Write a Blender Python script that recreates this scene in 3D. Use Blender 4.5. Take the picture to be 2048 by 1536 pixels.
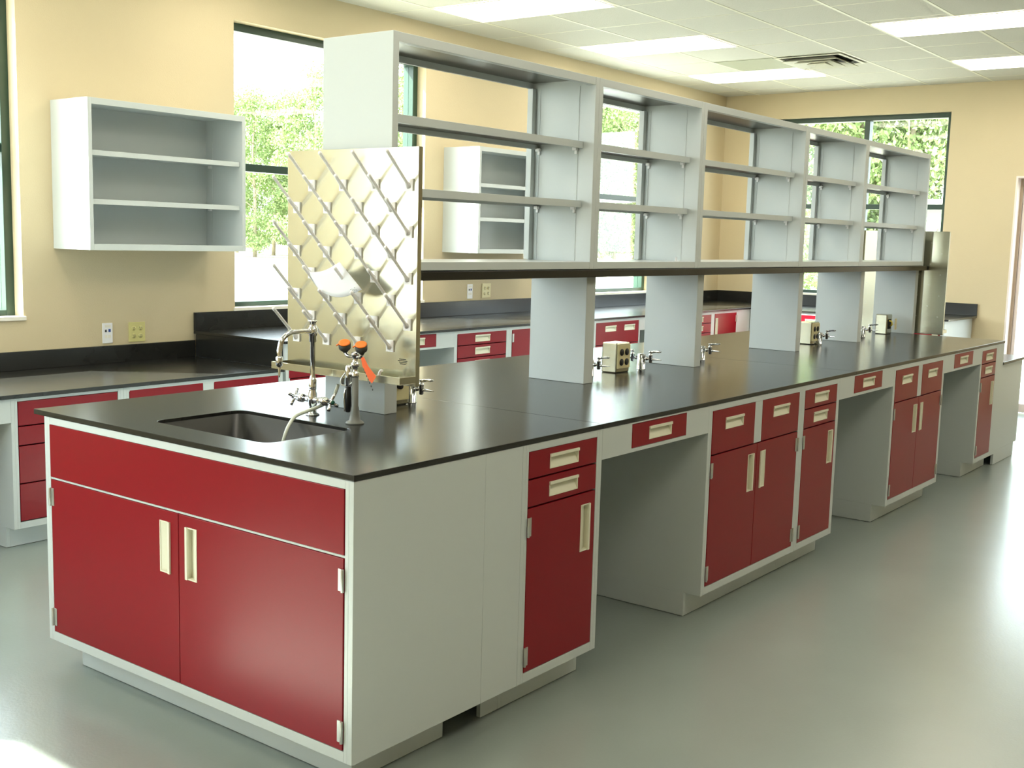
import bpy, bmesh, math, random
from mathutils import Vector, Matrix
random.seed(7)
PI = math.pi
for _o in list(bpy.data.objects): bpy.data.objects.remove(_o)
SC = bpy.context.scene
COL = SC.collection

# ------------------------------------------------------------------ camera
cam = bpy.data.cameras.new('camera'); cam.sensor_width = 36; cam.lens = 39.913; cam.clip_end = 400; cam.clip_start = .05
co = bpy.data.objects.new('camera', cam); COL.objects.link(co)
R = Matrix(((0.60937, 0.08547, -0.78827), (-0.79244, 0.09895, -0.60187), (0.02656, 0.99141, 0.12803)))
co.matrix_world = Matrix.Translation((-2.0908, -2.1234, 1.5487)) @ R.to_4x4()
SC.camera = co

# ------------------------------------------------------------------ light
SUN = Vector((.64, -.77, -.85)).normalized()
sl = bpy.data.lights.new('sun', 'SUN'); sl.energy = 42; sl.angle = .012; sl.color = (1, .95, .84)
so = bpy.data.objects.new('sun', sl); COL.objects.link(so)
so.rotation_euler = SUN.to_track_quat('-Z', 'Y').to_euler(); so.location = (0, 20, 20)
W = bpy.data.worlds.new('world'); SC.world = W; W.use_nodes = True
wn = W.node_tree; wn.nodes.clear()
wo = wn.nodes.new('ShaderNodeOutputWorld'); bg = wn.nodes.new('ShaderNodeBackground'); sky = wn.nodes.new('ShaderNodeTexSky')
sky.sky_type = 'HOSEK_WILKIE'; sky.sun_direction = -SUN; sky.turbidity = 5; sky.ground_albedo = .5
mx = wn.nodes.new('ShaderNodeMixRGB'); mx.inputs[0].default_value = .6; mx.inputs[2].default_value = (.90, .97, 1.04, 1)
wn.links.new(sky.outputs[0], mx.inputs[1]); wn.links.new(mx.outputs[0], bg.inputs[0]); bg.inputs[1].default_value = 11
wn.links.new(bg.outputs[0], wo.inputs[0])
vs = SC.view_settings; vs.view_transform = 'Standard'; vs.look = 'None'; vs.gamma = 1; vs.use_curve_mapping = False
vs.exposure = 0.3
SC.cycles.max_bounces = 10; SC.cycles.diffuse_bounces = 6; SC.cycles.glossy_bounces = 6; SC.cycles.transparent_max_bounces = 12
PANEL_EMIT = 7.6

# ------------------------------------------------------------------ materials
def lin(c):
    return tuple(((v/255)/12.92 if v <= 10 else ((v/255+.055)/1.055)**2.4) for v in c)
def mat(name, rgb, rough=.5, metal=0, noise=0, nscale=20, bump=0, bscale=100, spec=.5, coat=0, aniso=0, stretch=None, coatr=.1):
    m = bpy.data.materials.new(name); m.use_nodes = True; t = m.node_tree; b = t.nodes['Principled BSDF']
    c = lin(rgb); b.inputs['Base Color'].default_value = (*c, 1); b.inputs['Roughness'].default_value = rough
    b.inputs['Metallic'].default_value = metal; b.inputs['Specular IOR Level'].default_value = spec
    b.inputs['Coat Weight'].default_value = coat; b.inputs['Coat Roughness'].default_value = coatr
    b.inputs['Anisotropic'].default_value = aniso
    tc = t.nodes.new('ShaderNodeTexCoord'); mp = t.nodes.new('ShaderNodeMapping'); t.links.new(tc.outputs['Object'], mp.inputs[0])
    if stretch: mp.inputs['Scale'].default_value = stretch
    if noise:
        n = t.nodes.new('ShaderNodeTexNoise'); n.inputs['Scale'].default_value = nscale; n.inputs['Detail'].default_value = 5
        t.links.new(mp.outputs[0], n.inputs['Vector'])
        r = t.nodes.new('ShaderNodeMixRGB'); r.inputs[1].default_value = (*[v*(1-noise) for v in c], 1); r.inputs[2].default_value = (*[min(1, v*(1+noise)) for v in c], 1)
        t.links.new(n.outputs[0], r.inputs[0]); t.links.new(r.outputs[0], b.inputs['Base Color'])
    if bump:
        n = t.nodes.new('ShaderNodeTexNoise'); n.inputs['Scale'].default_value = bscale; n.inputs['Detail'].default_value = 3
        t.links.new(mp.outputs[0], n.inputs['Vector'])
        u = t.nodes.new('ShaderNodeBump'); u.inputs['Strength'].default_value = bump; u.inputs['Distance'].default_value = .01
        t.links.new(n.outputs[0], u.inputs['Height']); t.links.new(u.outputs[0], b.inputs['Normal'])
    return m
M = {}
M['paint'] = mat('grey_cabinet_paint', (200, 207, 209), .33, noise=.015, nscale=300)
M['red'] = mat('red_cabinet_paint', (134, 11, 27), .28, noise=.03, nscale=200, spec=.3)
M['pull'] = mat('off_white_pull_plastic', (226, 224, 206), .35, noise=.01)
M['hinge'] = mat('bare_metal_hinge', (200, 200, 196), .3, .8, noise=.05)
M['epoxy'] = mat('black_epoxy_resin', (34, 34, 32), .22, noise=.25, nscale=6, spec=.5)
M['epoxy_edge'] = M['epoxy']
M['basin'] = mat('black_sink_resin', (22, 23, 24), .35, noise=.1)
M['wall'] = mat('cream_wall_paint', (210, 195, 162), .75, noise=.02, nscale=3, bump=.12, bscale=160)
M['ctile'] = mat('ceiling_tile_fibre', (208, 208, 198), .9, noise=.06, nscale=90, bump=.3, bscale=140)
M['tbar'] = mat('ceiling_grid_enamel', (232, 231, 214), .5, noise=.01)
M['panelgrey'] = mat('grey_ceiling_panel', (176, 180, 160), .6, noise=.03)
M['floor'] = mat('grey_epoxy_floor', (140, 149, 146), .27, noise=.1, nscale=1.4, bump=.05, bscale=90, coat=.22, coatr=.16)
M['stainless'] = mat('brushed_stainless', (198, 195, 176), .2, 1, noise=.05, nscale=30, stretch=(1, 1, 25))
M['chrome'] = mat('polished_chrome', (225, 226, 230), .06, 1, noise=.01)
M['white'] = mat('white_plastic', (246, 246, 250), .35, noise=.01)
M['cream'] = mat('cream_plastic', (232, 222, 176), .4, noise=.01)
M['ivory'] = mat('ivory_plastic', (214, 206, 140), .4, noise=.01)
M['black'] = mat('black_rubber', (20, 20, 21), .4, noise=.05)
M['charcoal'] = mat('charcoal_rubber', (62, 63, 60), .55, noise=.05)
M['postgrey'] = mat('grey_post_coating', (112, 114, 110), .4, noise=.04)
M['orange'] = mat('orange_plastic', (244, 122, 20), .45, noise=.02)
M['tagorange'] = mat('orange_paper_tag', (247, 104, 40), .6, noise=.02)
M['green'] = mat('green_index_button', (20, 96, 74), .35, noise=.02)
M['paper'] = mat('white_paper', (228, 232, 240), .7, noise=.01)
M['ink'] = mat('dark_print', (60, 62, 60), .7, noise=.02)
M['blue'] = mat('blue_socket', (40, 70, 150), .4, noise=.02)
M['wred'] = mat('red_wire_sleeve', (170, 40, 50), .4, noise=.02)
M['yellow'] = mat('yellow_plastic', (224, 200, 70), .4, noise=.02)
M['darkgreen'] = mat('dark_green_window_frame', (36, 62, 50), .35, noise=.04)
M['sill'] = mat('white_sill_paint', (238, 234, 224), .45, noise=.01)
M['jamb'] = mat('white_door_jamb', (238, 226, 222), .5, noise=.01)
M['bronze'] = mat('tan_door_frame', (170, 150, 130), .4, noise=.03)
M['underside'] = mat('dark_metallic_underside', (98, 99, 90), .3, .6, noise=.05)  # darker and more metallic than the cabinet paint
M['dark'] = mat('dark_void', (30, 30, 28), .8, noise=.05)  # near-black colour standing in for the shade inside hollows
M['bark'] = mat('pale_tree_bark', (170, 156, 132), .9, noise=.25, nscale=8, bump=.4, bscale=20)
M['leaf'] = mat('sunlit_leaf', (136, 156, 98), .6, noise=.35, nscale=1.3)
M['leaf2'] = mat('pine_needle_leaf', (116, 136, 88), .6, noise=.35, nscale=1.6)
M['ground'] = mat('pale_concrete_ground', (166, 163, 152), .9, noise=.08, nscale=.3, bump=.2, bscale=6)
M['grass'] = mat('grass_strip', (120, 140, 70), .9, noise=.3, nscale=5)
M['carpaint'] = mat('silver_car_paint', (205, 212, 218), .25, noise=.01, coat=.5)
M['carglass'] = mat('tinted_car_glass', (60, 84, 92), .1, noise=.02)
M['shed'] = mat('pale_green_siding', (112, 130, 108), .8, noise=.06, nscale=2)
def emis(name, rgb, s):
    m = bpy.data.materials.new(name); m.use_nodes = True; t = m.node_tree; t.nodes.clear()
    o = t.nodes.new('ShaderNodeOutputMaterial'); e = t.nodes.new('ShaderNodeEmission'); n = t.nodes.new('ShaderNodeTexNoise')
    n.inputs['Scale'].default_value = 2; x = t.nodes.new('ShaderNodeMixRGB'); x.inputs[1].default_value = (*rgb, 1); x.inputs[2].default_value = (*[v*.97 for v in rgb], 1)
    t.links.new(n.outputs[0], x.inputs[0]); t.links.new(x.outputs[0], e.inputs[0]); e.inputs[1].default_value = s
    t.links.new(e.outputs[0], o.inputs[0]); return m
M['diffuser'] = emis('lit_lamp_diffuser', (1, .93, .755), PANEL_EMIT)
def glassmat():
    m = bpy.data.materials.new('window_glass'); m.use_nodes = True; t = m.node_tree; t.nodes.clear()
    o = t.nodes.new('ShaderNodeOutputMaterial'); a = t.nodes.new('ShaderNodeBsdfTransparent'); g = t.nodes.new('ShaderNodeBsdfGlossy'); x = t.nodes.new('ShaderNodeMixShader'); f = t.nodes.new('ShaderNodeFresnel')
    gm = t.nodes.new('ShaderNodeNewGeometry'); mr = t.nodes.new('ShaderNodeMapRange'); mr.inputs[3].default_value = 1.45; mr.inputs[4].default_value = 1/1.45; t.links.new(gm.outputs['Backfacing'], mr.inputs[0]); t.links.new(mr.outputs[0], f.inputs[0]); g.inputs['Roughness'].default_value = .01; a.inputs[0].default_value = (.93, .97, .95, 1)
    t.links.new(f.outputs[0], x.inputs[0]); t.links.new(a.outputs[0], x.inputs[1]); t.links.new(g.outputs[0], x.inputs[2]); t.links.new(x.outputs[0], o.inputs[0]); return m
M['glass'] = glassmat()

# ------------------------------------------------------------------ mesh helpers
def box(bm, x0, y0, z0, x1, y1, z1, mtx=None):
    vs_ = [bm.verts.new(v) for v in ((x0,y0,z0),(x1,y0,z0),(x1,y1,z0),(x0,y1,z0),(x0,y0,z1),(x1,y0,z1),(x1,y1,z1),(x0,y1,z1))]
    for f in ((0,3,2,1),(4,5,6,7),(0,1,5,4),(1,2,6,5),(2,3,7,6),(3,0,4,7)): bm.faces.new([vs_[i] for i in f])
    if mtx is not None: bmesh.ops.transform(bm, matrix=mtx, verts=vs_)
    return vs_
def prism(bm, pts, axis, a, b):
    """extrude 2D polygon along axis; pts are the two other coordinates in xyz order"""
    def P(u, v, w): return {'x': (w, u, v), 'y': (u, w, v), 'z': (u, v, w)}[axis]
    A = [bm.verts.new(P(u, v, a)) for u, v in pts]; B = [bm.verts.new(P(u, v, b)) for u, v in pts]
    bm.faces.new(A); bm.faces.new(B[::-1])
    n = len(pts)
    for i in range(n): bm.faces.new((A[i], B[i], B[(i+1) % n], A[(i+1) % n]))
def lathe(bm, prof, origin=(0,0,0), direction=(0,0,1), seg=24):
    """prof: (radius, height) pairs, closed at both ends"""
    q = Vector((0,0,1)).rotation_difference(Vector(direction).normalized()); o = Vector(origin); rings = []
    for r, h in prof:
        rings.append([bm.verts.new(o + q @ Vector((max(r, 1e-4)*math.cos(2*PI*i/seg), max(r, 1e-4)*math.sin(2*PI*i/seg), h))) for i in range(seg)])
    for a, b in zip(rings, rings[1:]):
        for i in range(seg):
            f = bm.faces.new((a[i], a[(i+1) % seg], b[(i+1) % seg], b[i])); f.smooth = True
    bm.faces.new(rings[0][::-1]); bm.faces.new(rings[-1])
def tube(bm, pts, r, seg=12, sub=6):
    P = [Vector(p) for p in pts]
    if len(P) > 2 and sub > 1:
        Q = []
        E_ = [2*P[0]-P[1]] + P + [2*P[-1]-P[-2]]
        for i in range(1, len(E_)-2):
            for k in range(sub):
                t = k/sub; a, b, c, d = E_[i-1:i+3]
                Q.append(.5*((2*b)+(c-a)*t+(2*a-5*b+4*c-d)*t*t+(3*b-a-3*c+d)*t**3))
        Q.append(P[-1]); P = Q
    rs = r if isinstance(r, (list, tuple)) else None
    rings = []; up = None
    for i, p in enumerate(P):
        d = (P[min(i+1, len(P)-1)]-P[max(i-1, 0)]).normalized()
        if up is None: up = d.orthogonal().normalized()
        up = (up - d*up.dot(d)).normalized(); s = d.cross(up)
        rr = rs[0]+(rs[1]-rs[0])*i/(len(P)-1) if rs else r
        rings.append([bm.verts.new(p+rr*(up*math.cos(2*PI*k/seg)+s*math.sin(2*PI*k/seg))) for k in range(seg)])
    for a, b in zip(rings, rings[1:]):
        for k in range(seg):
            f = bm.faces.new((a[k], a[(k+1) % seg], b[(k+1) % seg], b[k])); f.smooth = True
    bm.faces.new(rings[0][::-1]); bm.faces.new(rings[-1])
def panel(bm, x0, x1, z0, z1, y0, y1, holes=()):
    """board in the xz plane with rectangular holes"""
    xs = sorted({x0, x1, *[h[0] for h in holes], *[h[1] for h in holes]}); zs = sorted({z0, z1, *[h[2] for h in holes], *[h[3] for h in holes]})
    cache = {}
    def V(i, j, y):
        k = (i, j, y)
        if k not in cache: cache[k] = bm.verts.new((xs[i], y, zs[j]))
        return cache[k]
    def solid(i, j):
        if i < 0 or j < 0 or i >= len(xs)-1 or j >= len(zs)-1: return False
        cx, cz = (xs[i]+xs[i+1])/2, (zs[j]+zs[j+1])/2
        return not any(h[0] < cx < h[1] and h[2] < cz < h[3] for h in holes)
    for i in range(len(xs)-1):
        for j in range(len(zs)-1):
            if not solid(i, j): continue
            bm.faces.new((V(i,j,y0), V(i+1,j,y0), V(i+1,j+1,y0), V(i,j+1,y0)))
            bm.faces.new((V(i,j,y1), V(i,j+1,y1), V(i+1,j+1,y1), V(i+1,j,y1)))
            if not solid(i-1, j): bm.faces.new((V(i,j,y0), V(i,j+1,y0), V(i,j+1,y1), V(i,j,y1)))
            if not solid(i+1, j): bm.faces.new((V(i+1,j,y0), V(i+1,j,y1), V(i+1,j+1,y1), V(i+1,j+1,y0)))
            if not solid(i, j-1): bm.faces.new((V(i,j,y0), V(i,j,y1), V(i+1,j,y1), V(i+1,j,y0)))
            if not solid(i, j+1): bm.faces.new((V(i,j+1,y0), V(i+1,j+1,y0), V(i+1,j+1,y1), V(i,j+1,y1)))
def obj(name, bm, m, parent=None, bevel=0, loc=None, rotz=0, fixn=True):
    if fixn: bmesh.ops.recalc_face_normals(bm, faces=bm.faces)
    me = bpy.data.meshes.new(name); bm.to_mesh(me); bm.free(); me.materials.append(m)
    o = bpy.data.objects.new(name, me); COL.objects.link(o)
    if parent is not None: o.parent = parent
    if loc is not None: o.location = loc
    if rotz: o.rotation_euler = (0, 0, rotz)
    if bevel:
        b = o.modifiers.new('bevel', 'BEVEL'); b.width = bevel; b.segments = 2; b.limit_method = 'ANGLE'; b.angle_limit = math.radians(50)
    return o
def tag(o, label, cat, group=None, kind=None):
    o['label'] = label; o['category'] = cat
    if group: o['group'] = group
    if kind: o['kind'] = kind
    return o
def thing(name, label, cat, loc=(0,0,0), rotz=0, group=None):
    o = bpy.data.objects.new(name, None); COL.objects.link(o); o.location = loc; o.rotation_euler = (0,0,rotz); o.empty_display_size = .1
    return tag(o, label, cat, group)
def copy_tree(o, parent=None):
    c = o.copy(); COL.objects.link(c)
    if parent is not None: c.parent = parent
    for ch in list(o.children): copy_tree(ch, c)
    return c
def B(): return bmesh.new()
def struct(name, bm, m, bevel=0):
    o = obj(name, bm, m, bevel=bevel); o['kind'] = 'structure'; return o
def empty_struct(name, loc=(0,0,0)):
    o = bpy.data.objects.new(name, None); COL.objects.link(o); o.location = loc; o['kind'] = 'structure'; return o

# ------------------------------------------------------------------ room shell
XN, XF, YL, YR, ZC = -2.40, 9.36, 3.78, -7.0, 3.13
b = B(); box(b, XN-.3, YR-.3, -.12, XF+.3, YL+.3, 0); struct('floor', b, M['floor'])
b = B(); box(b, XN-.3, YR-.3, ZC, XF+.3, YL+.3, ZC+.12); struct('ceiling', b, M['ctile'])
WZ0, WZ1 = 1.045, 2.86
WINS_L = [(-.60, 1.214), (2.66, 4.47), (6.12, 7.92)]
b = B(); panel(b, XN-.3, XF+.3, 0, ZC, YL, YL+.2, [(a, c, WZ0, WZ1) for a, c in WINS_L]); struct('wall_left', b, M['wall'])
def rot_panel(bm, mtx):
    bmesh.ops.transform(bm, matrix=mtx, verts=bm.verts)
DY0, DY1, DZ = -.27, .73, 2.245
RX = Matrix.Rotation(PI/2, 4, 'Z')    # local x -> world y, local y -> world -x
b = B(); panel(b, YR-.3, YL, 0, ZC, -.2, 0, [(1.37, 3.17, WZ0, WZ1+.01), (DY0, DY1, 0, DZ)]); rot_panel(b, Matrix.Translation((XF, 0, 0)) @ RX); struct('wall_far', b, M['wall'])
b = B(); panel(b, YR-.3, YL, 0, ZC, 0, .2, [(1.55, 3.76, 1.0, 2.95)]); rot_panel(b, Matrix.Translation((XN, 0, 0)) @ RX); struct('wall_near', b, M['wall'])
b = B(); box(b, XN, YR-.2, 0, XF, YR, ZC); struct('wall_right', b, M['wall'])

def window(n, mtx, w, z0, z1, mull=None, split=1.957, sill=True):
    """local: x along the wall, y outward, opening 0..w"""
    e = empty_struct('window_%d' % n); e.matrix_world = mtx
    fw = .05; fy0, fy1 = .085, .185
    b = B()
    box(b, 0, fy0, z0, fw, fy1, z1); box(b, w-fw, fy0, z0, w, fy1, z1)
    box(b, fw, fy0, z1-fw, w-fw, fy1, z1); box(b, fw, fy0, z0, w-fw, fy1, z0+fw*.7)
    obj('window_frame', b, M['darkgreen'], e, .002)
    b = B(); box(b, fw, fy0+.01, split-.025, w-fw, fy1-.01, split+.025); obj('transom', b, M['darkgreen'], e, .002)
    cuts = [fw, w-fw]
    if mull:
        b = B(); box(b, mull-.027, fy0+.005, z0+fw*.7, mull+.027, fy1-.005, z1-fw); obj('mullion', b, M['darkgreen'], e, .002)
        cuts = [fw, mull-.027, mull+.027, w-fw]
    for i in range(0, len(cuts), 2):
        for a, c in ((z0+fw*.7, split-.025), (split+.025, z1-fw)):
            b = B(); box(b, cuts[i], .13, a, cuts[i+1], .136, c); obj('glass_pane', b, M['glass'], e)
    if sill:
        b = B(); box(b, -.012, -.012, z0-.018, w+.012, fy0, z0+.004); obj('window_sill', b, M['sill'], e, .002)
    return e
for i, (a, c) in enumerate(WINS_L): window(i+1, Matrix.Translation((a, YL, 0)), c-a, WZ0, WZ1)
window(4, Matrix.Translation((XF, 3.17, 0)) @ Matrix.Rotation(-PI/2, 4, 'Z'), 1.80, WZ0, WZ1+.01, mull=.945)
window(5, Matrix.Translation((XN, 1.55, 0)) @ Matrix.Rotation(PI/2, 4, 'Z'), 2.21, 1.0, 2.95, mull=1.1)
# glazed door opening in the far wall
e = empty_struct('door_1'); e.matrix_world = Matrix.Translation((XF, DY1, 0)) @ Matrix.Rotation(-PI/2, 4, 'Z')
wd = DY1-DY0
b = B(); box(b, 0, -.004, 0, .018, .1, DZ); box(b, wd-.018, -.004, 0, wd, .1, DZ); box(b, .018, -.004, DZ-.018, wd-.018, .1, DZ); obj('door_jamb', b, M['jamb'], e, .002)
b = B(); box(b, .018, .10, 0, .044, .18, DZ-.018); box(b, wd-.044, .10, 0, wd-.018, .18, DZ-.018); box(b, .044, .10, DZ-.05, wd-.044, .18, DZ-.018); obj('door_frame', b, M['bronze'], e, .002)
x0, x1 = .047, wd-.047
b = B(); box(b, x0, .12, .01, x0+.03, .16, DZ-.053); box(b, x1-.03, .12, .01, x1, .16, DZ-.053); box(b, x0+.03, .12, .01, x1-.03, .16, .09); box(b, x0+.03, .12, DZ-.10, x1-.03, .16, DZ-.053)
d = obj('door_leaf', b, M['jamb'], e, .002)
b = B(); box(b, x0+.03, .137, .09, x1-.03, .143, DZ-.10); obj('glass_pane', b, M['glass'], d)
b = B(); tube(b, [(x1-.015, .12, .9), (x1-.015, .07, .92), (x1-.015, .07, 1.2), (x1-.015, .12, 1.22)], .011); obj('door_pull', b, M['hinge'], d)

# ceiling grid and lights
b = B()
ys = [3.395-.598*k for k in range(18)]
for y in ys: box(b, XN, y-.011, ZC-.0022, XF, y+.011, ZC+.001)
def xoff(y): return 0 if y > 1.2 else .09 if y > .6 else .17
yy = [YL]+ys+[YR]
for a, c in zip(yy, yy[1:]):
    k0 = 4.06+xoff((a+c)/2)
    for k in range(-12, 9):
        x = k0+.6135*k
        if XN < x < XF: box(b, x-.005, c+.011, ZC-.0015, x+.005, a-.011, ZC+.001)
struct('trim_1', b, M['tbar'])
def light(x, y1, label):
    t = thing('ceiling_light', label, 'ceiling light', (x, y1, ZC), 0, 'recessed ceiling lights')
    w, l = .60, 1.19
    b = B()
    for q in ((0,0,w,.022), (0,-l,w,-l+.022)): box(b, q[0], min(-q[1]*0+q[1], q[3]) , -.010, q[2], max(q[1], q[3]), -.001) if 0 else None
    box(b, .008, -.022, -.009, w-.008, -.006, -.0065); box(b, .008, -l+.006, -.009, w-.008, -l+.022, -.0065); box(b, .008, -l+.022, -.009, .024, -.022, -.0065); box(b, w-.024, -l+.022, -.009, w-.008, -.022, -.0065)
    obj('lamp_frame', b, M['tbar'], t)
    b = B(); box(b, .024, -l+.022, -.0085, w-.024, -.022, -.0065); obj('lamp_diffuser', b, M['diffuser'], t)
light(4.06, 3.395, 'lit ceiling light at the top edge, nearest of the row along the left wall')
light(5.893, 3.395, 'lit ceiling light in the row along the left wall, middle one above the shelving')
light(7.745, 3.395, 'lit ceiling light in the row along the left wall, next to the air vent')
light(6.075, 1.0, 'lit ceiling light at the top right, nearer of the two right-hand lights')
light(7.965, 1.0, 'lit ceiling light at the right, farther and smaller of the two right-hand lights')
for x, y in ((2.2, 3.395), (.36, 3.395), (-1.5, 3.395), (4.2, 1.0), (2.36, 1.0), (.5, 1.0), (-1.3, 1.0), (6.2, -1.4), (4.3, -1.4), (2.4, -1.4), (.5, -1.4), (-1.4, -1.4), (8.0, -1.4), (5.0, -4.2)):
    light(x, y, 'lit ceiling light of the same kind farther along the ceiling, outside the photo')
# air vent
t = thing('ceiling_vent', 'square white ceiling air vent with nested louvre cones above the shelving', 'air vent', (7.44, 1.92, ZC))
b = B(); s = .295
def ring(bm, s0, z0, s1, z1, th=.004):
    for k in range(4):
        r = Matrix.Rotation(k*PI/2, 4, 'Z')
        v = [bm.verts.new(r @ Vector(p)) for p in ((-s0, -s0, z0), (s0, -s0, z0), (s1, -s1, z1), (-s1, -s1, z1))]
        w = [bm.verts.new(r @ Vector(p)) for p in ((-s0, -s0, z0+th), (s0, -s0, z0+th), (s1, -s1, z1+th), (-s1, -s1, z1+th))]
        bm.faces.new(v); bm.faces.new(w[::-1])
        for i in range(4): bm.faces.new((v[i], w[i], w[(i+1) % 4], v[(i+1) % 4]))
b = B(); ring(b, .295, -.012, .265, -.012); obj('vent_frame', b, M['tbar'], t)
b = B(); box(b, -.264, -.264, -.004, .264, .264, -.0015); obj('vent_shade', b, M['dark'], t)  # dark plate painted in for the shade inside the duct
for s0, z0, s1, z1 in ((.185, -.006, .245, -.040), (.105, -.008, .165, -.046), (.030, -.010, .085, -.050)):
    b = B(); ring(b, s1, z1, s0, z0); obj('louvre', b, M['tbar'], t)
b = B(); box(b, .0, -.55, -.0045, .58, 0, -.0015); o = obj('ceiling_panel', b, M['panelgrey'], loc=(7.145, 2.78, ZC)); tag(o, 'plain greyish green ceiling panel beside the lit lamp and the air vent', 'ceiling panel')

# ------------------------------------------------------------------ cabinets
T = .022
def pull_mesh(kind, w, h, s=1):
    """recessed scoop pull centred on the origin, front plane y=0, outward is -y. kind h: scoop deep at top; v: deep at side s"""
    b = B(); d = .018; r = .0035
    x0, x1, z0, z1 = -w/2, w/2, -h/2, h/2
    def q(*p): b.faces.new([b.verts.new(v) for v in p])
    if kind == 'h':
        q((x0,0,z0),(x1,0,z0),(x1,d,z1),(x0,d,z1)); q((x0,0,z1),(x0,d,z1),(x1,d,z1),(x1,0,z1))
        q((x0,0,z0),(x0,d,z1),(x0,0,z1)); q((x1,0,z0),(x1,0,z1),(x1,d,z1))
        box(b, x0-r, -.006, z1-.006, x1+r, .001, z1+r); box(b, x0-r, -.002, z0-r, x1+r, 0, z0)
        box(b, x0-r, -.002, z0, x0, 0, z1-.006); box(b, x1, -.002, z0, x1+r, 0, z1-.006)
    else:
        xa, xb = (x0, x1) if s > 0 else (x1, x0)       # xb deep side
        q((xa,0,z0),(xb,d,z0),(xb,d,z1),(xa,0,z1)); q((xb,0,z0),(xb,0,z1),(xb,d,z1),(xb,d,z0))
        q((xa,0,z0),(xb,0,z0),(xb,d,z0)); q((xa,0,z1),(xb,d,z1),(xb,0,z1))
        lo, hi = (x1-.006, x1+r) if s > 0 else (x0-r, x0+.006)
        box(b, lo, -.006, z0-r, hi, .001, z1+r)
        box(b, x0, -.002, z1, x1, 0, z1+r); box(b, x0, -.002, z0-r, x1, 0, z0)
        if s > 0: box(b, x0-r, -.002, z0-r, x0, 0, z1+r)
        else: box(b, x1, -.002, z0-r, x1+r, 0, z1+r)
    return b
def front(t, name, x0, x1, z0, z1, pulls=(), hinge=None):
    """pulls: ('h'|'vl'|'vr', cx, cz)"""
    H = []
    for k, cx, cz in pulls:
        w, h = ((.158, .042) if k == 'h' else (.046, .158)); H.append((cx-w/2-.001, cx+w/2+.001, cz-h/2-.001, cz+h/2+.001))
    b = B(); g = .0015
    panel(b, x0+g, x1-g, z0+g, z1-g, -.001, T-.001, H); p = obj(name, b, M['red'], t, .0012)
    for k, cx, cz in pulls:
        pm = pull_mesh('h' if k == 'h' else 'v', *((.158, .042) if k == 'h' else (.046, .158)), s=(-1 if k == 'vl' else 1))
        o = obj('handle', pm, M['pull'], p, loc=(cx, -.001, cz), fixn=False)
    if hinge:
        for hz in (z1-.062, z0+.055):
            hx = x0 if hinge == 'l' else x1; sg = 1 if hinge == 'l' else -1
            b = B(); lathe(b, [(.0045, -.032), (.0045, .032)], (hx, -.006, hz), seg=10); box(b, min(hx, hx+sg*.020), -.0035, hz-.031, max(hx, hx+sg*.020), -.001, hz+.031)
            obj('hinge', b, M['hinge'], p, .0008)
    return p
ZT, ZB, KR = .8955, .1022, .077
def carcass(t, w, depth, zt=ZT, zb=ZB, stile=.032, rails=(), mull=None, kick=True, side_kick=False, kick_depth=None, top=True, botrail=.032, toprail=.024):
    b = B(); s = .018
    box(b, 0, 0, zb, s, depth, zt); box(b, w-s, 0, zb, w, depth, zt)             # side panels
    box(b, s, depth-.01, zb, w-s, depth, zt); box(b, s, T+.004, zb, w-s, depth-.01, zb+s); 
    if top: box(b, s, T+.004, zt-.01, w-s, depth-.01, zt)
    box(b, s, 0, zb, stile, T, zt); box(b, w-stile, 0, zb, w-s, T, zt)
    box(b, stile, 0, zt-toprail, w-stile, T, zt); box(b, stile, 0, zb, w-stile, T, zb+botrail)
    if mull: box(b, mull[0], 0, mull[2], mull[1], T, zt-toprail)
    if kick and not side_kick:
        box(b, 0, KR, 0.002, s, depth, zb); box(b, w-s, KR, 0.002, w, depth, zb)
    obj('body', b, M['paint'], t, .001)
    b = B(); box(b, .04, T+.03, zb+.03, w-.04, T+.035, zt-.03); obj('interior_shade', b, M['dark'], t)  # near-black sheet stands in for the unlit interior behind the front gaps
    if kick:
        b = B()
        if side_kick:
            kd = kick_depth or depth
            box(b, KR, KR, .002, w-KR, KR+.016, zb); box(b, KR, KR+.016, .002, KR+.016, kd, zb); box(b, w-KR-.016, KR+.016, .002, w-KR, kd, zb)
        else: box(b, s, KR, .002, w-s, KR+.014, zb)
        obj('toe_kick', b, M['paint'], t, .001)
def cab18(name, label, loc, rot=0, w=.46, depth=.56, mirror=False, group=None):
    t = thing(name, label, 'cabinet', loc, rot, group); carcass(t, w, depth)
    l, r_ = .032, w-.034; c = (l+r_)/2
    front(t, 'drawer', l, r_, .782, .872, [('h', c, .826)]); front(t, 'drawer', l, r_, .689, .779, [('h', c, .733)])
    if not mirror: front(t, 'door', l, r_, .135, .686, [('vr', r_-.061, .563)], 'l')
    else: front(t, 'door', l, r_, .135, .686, [('vl', l+.061, .563)], 'r')
    return t
def cab36(name, label, loc, rot=0, w=.926, depth=.56, zt=ZT, dr=(.689, .872), group=None, lift=.028):
    t = thing(name, label, 'cabinet', loc, rot, group); m0, m1 = w/2-.036, w/2+.036
    carcass(t, w, depth, zt=zt, mull=(m0, m1, dr[0]))
    l, r_ = .034, w-.034; c = w/2; dm = (dr[0]+dr[1])/2+lift
    front(t, 'drawer', l, m0, *dr, [('h', (l+m0)/2, dm)]); front(t, 'drawer', m1, r_, *dr, [('h', (m1+r_)/2, dm)])
    zd = dr[0]-.003; zp = zd-.123
    front(t, 'door', l, c, .135, zd, [('vr', c-.060, zp)], 'l'); front(t, 'door', c, r_, .135, zd, [('vl', c+.060, zp)], 'r')
    return t
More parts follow.
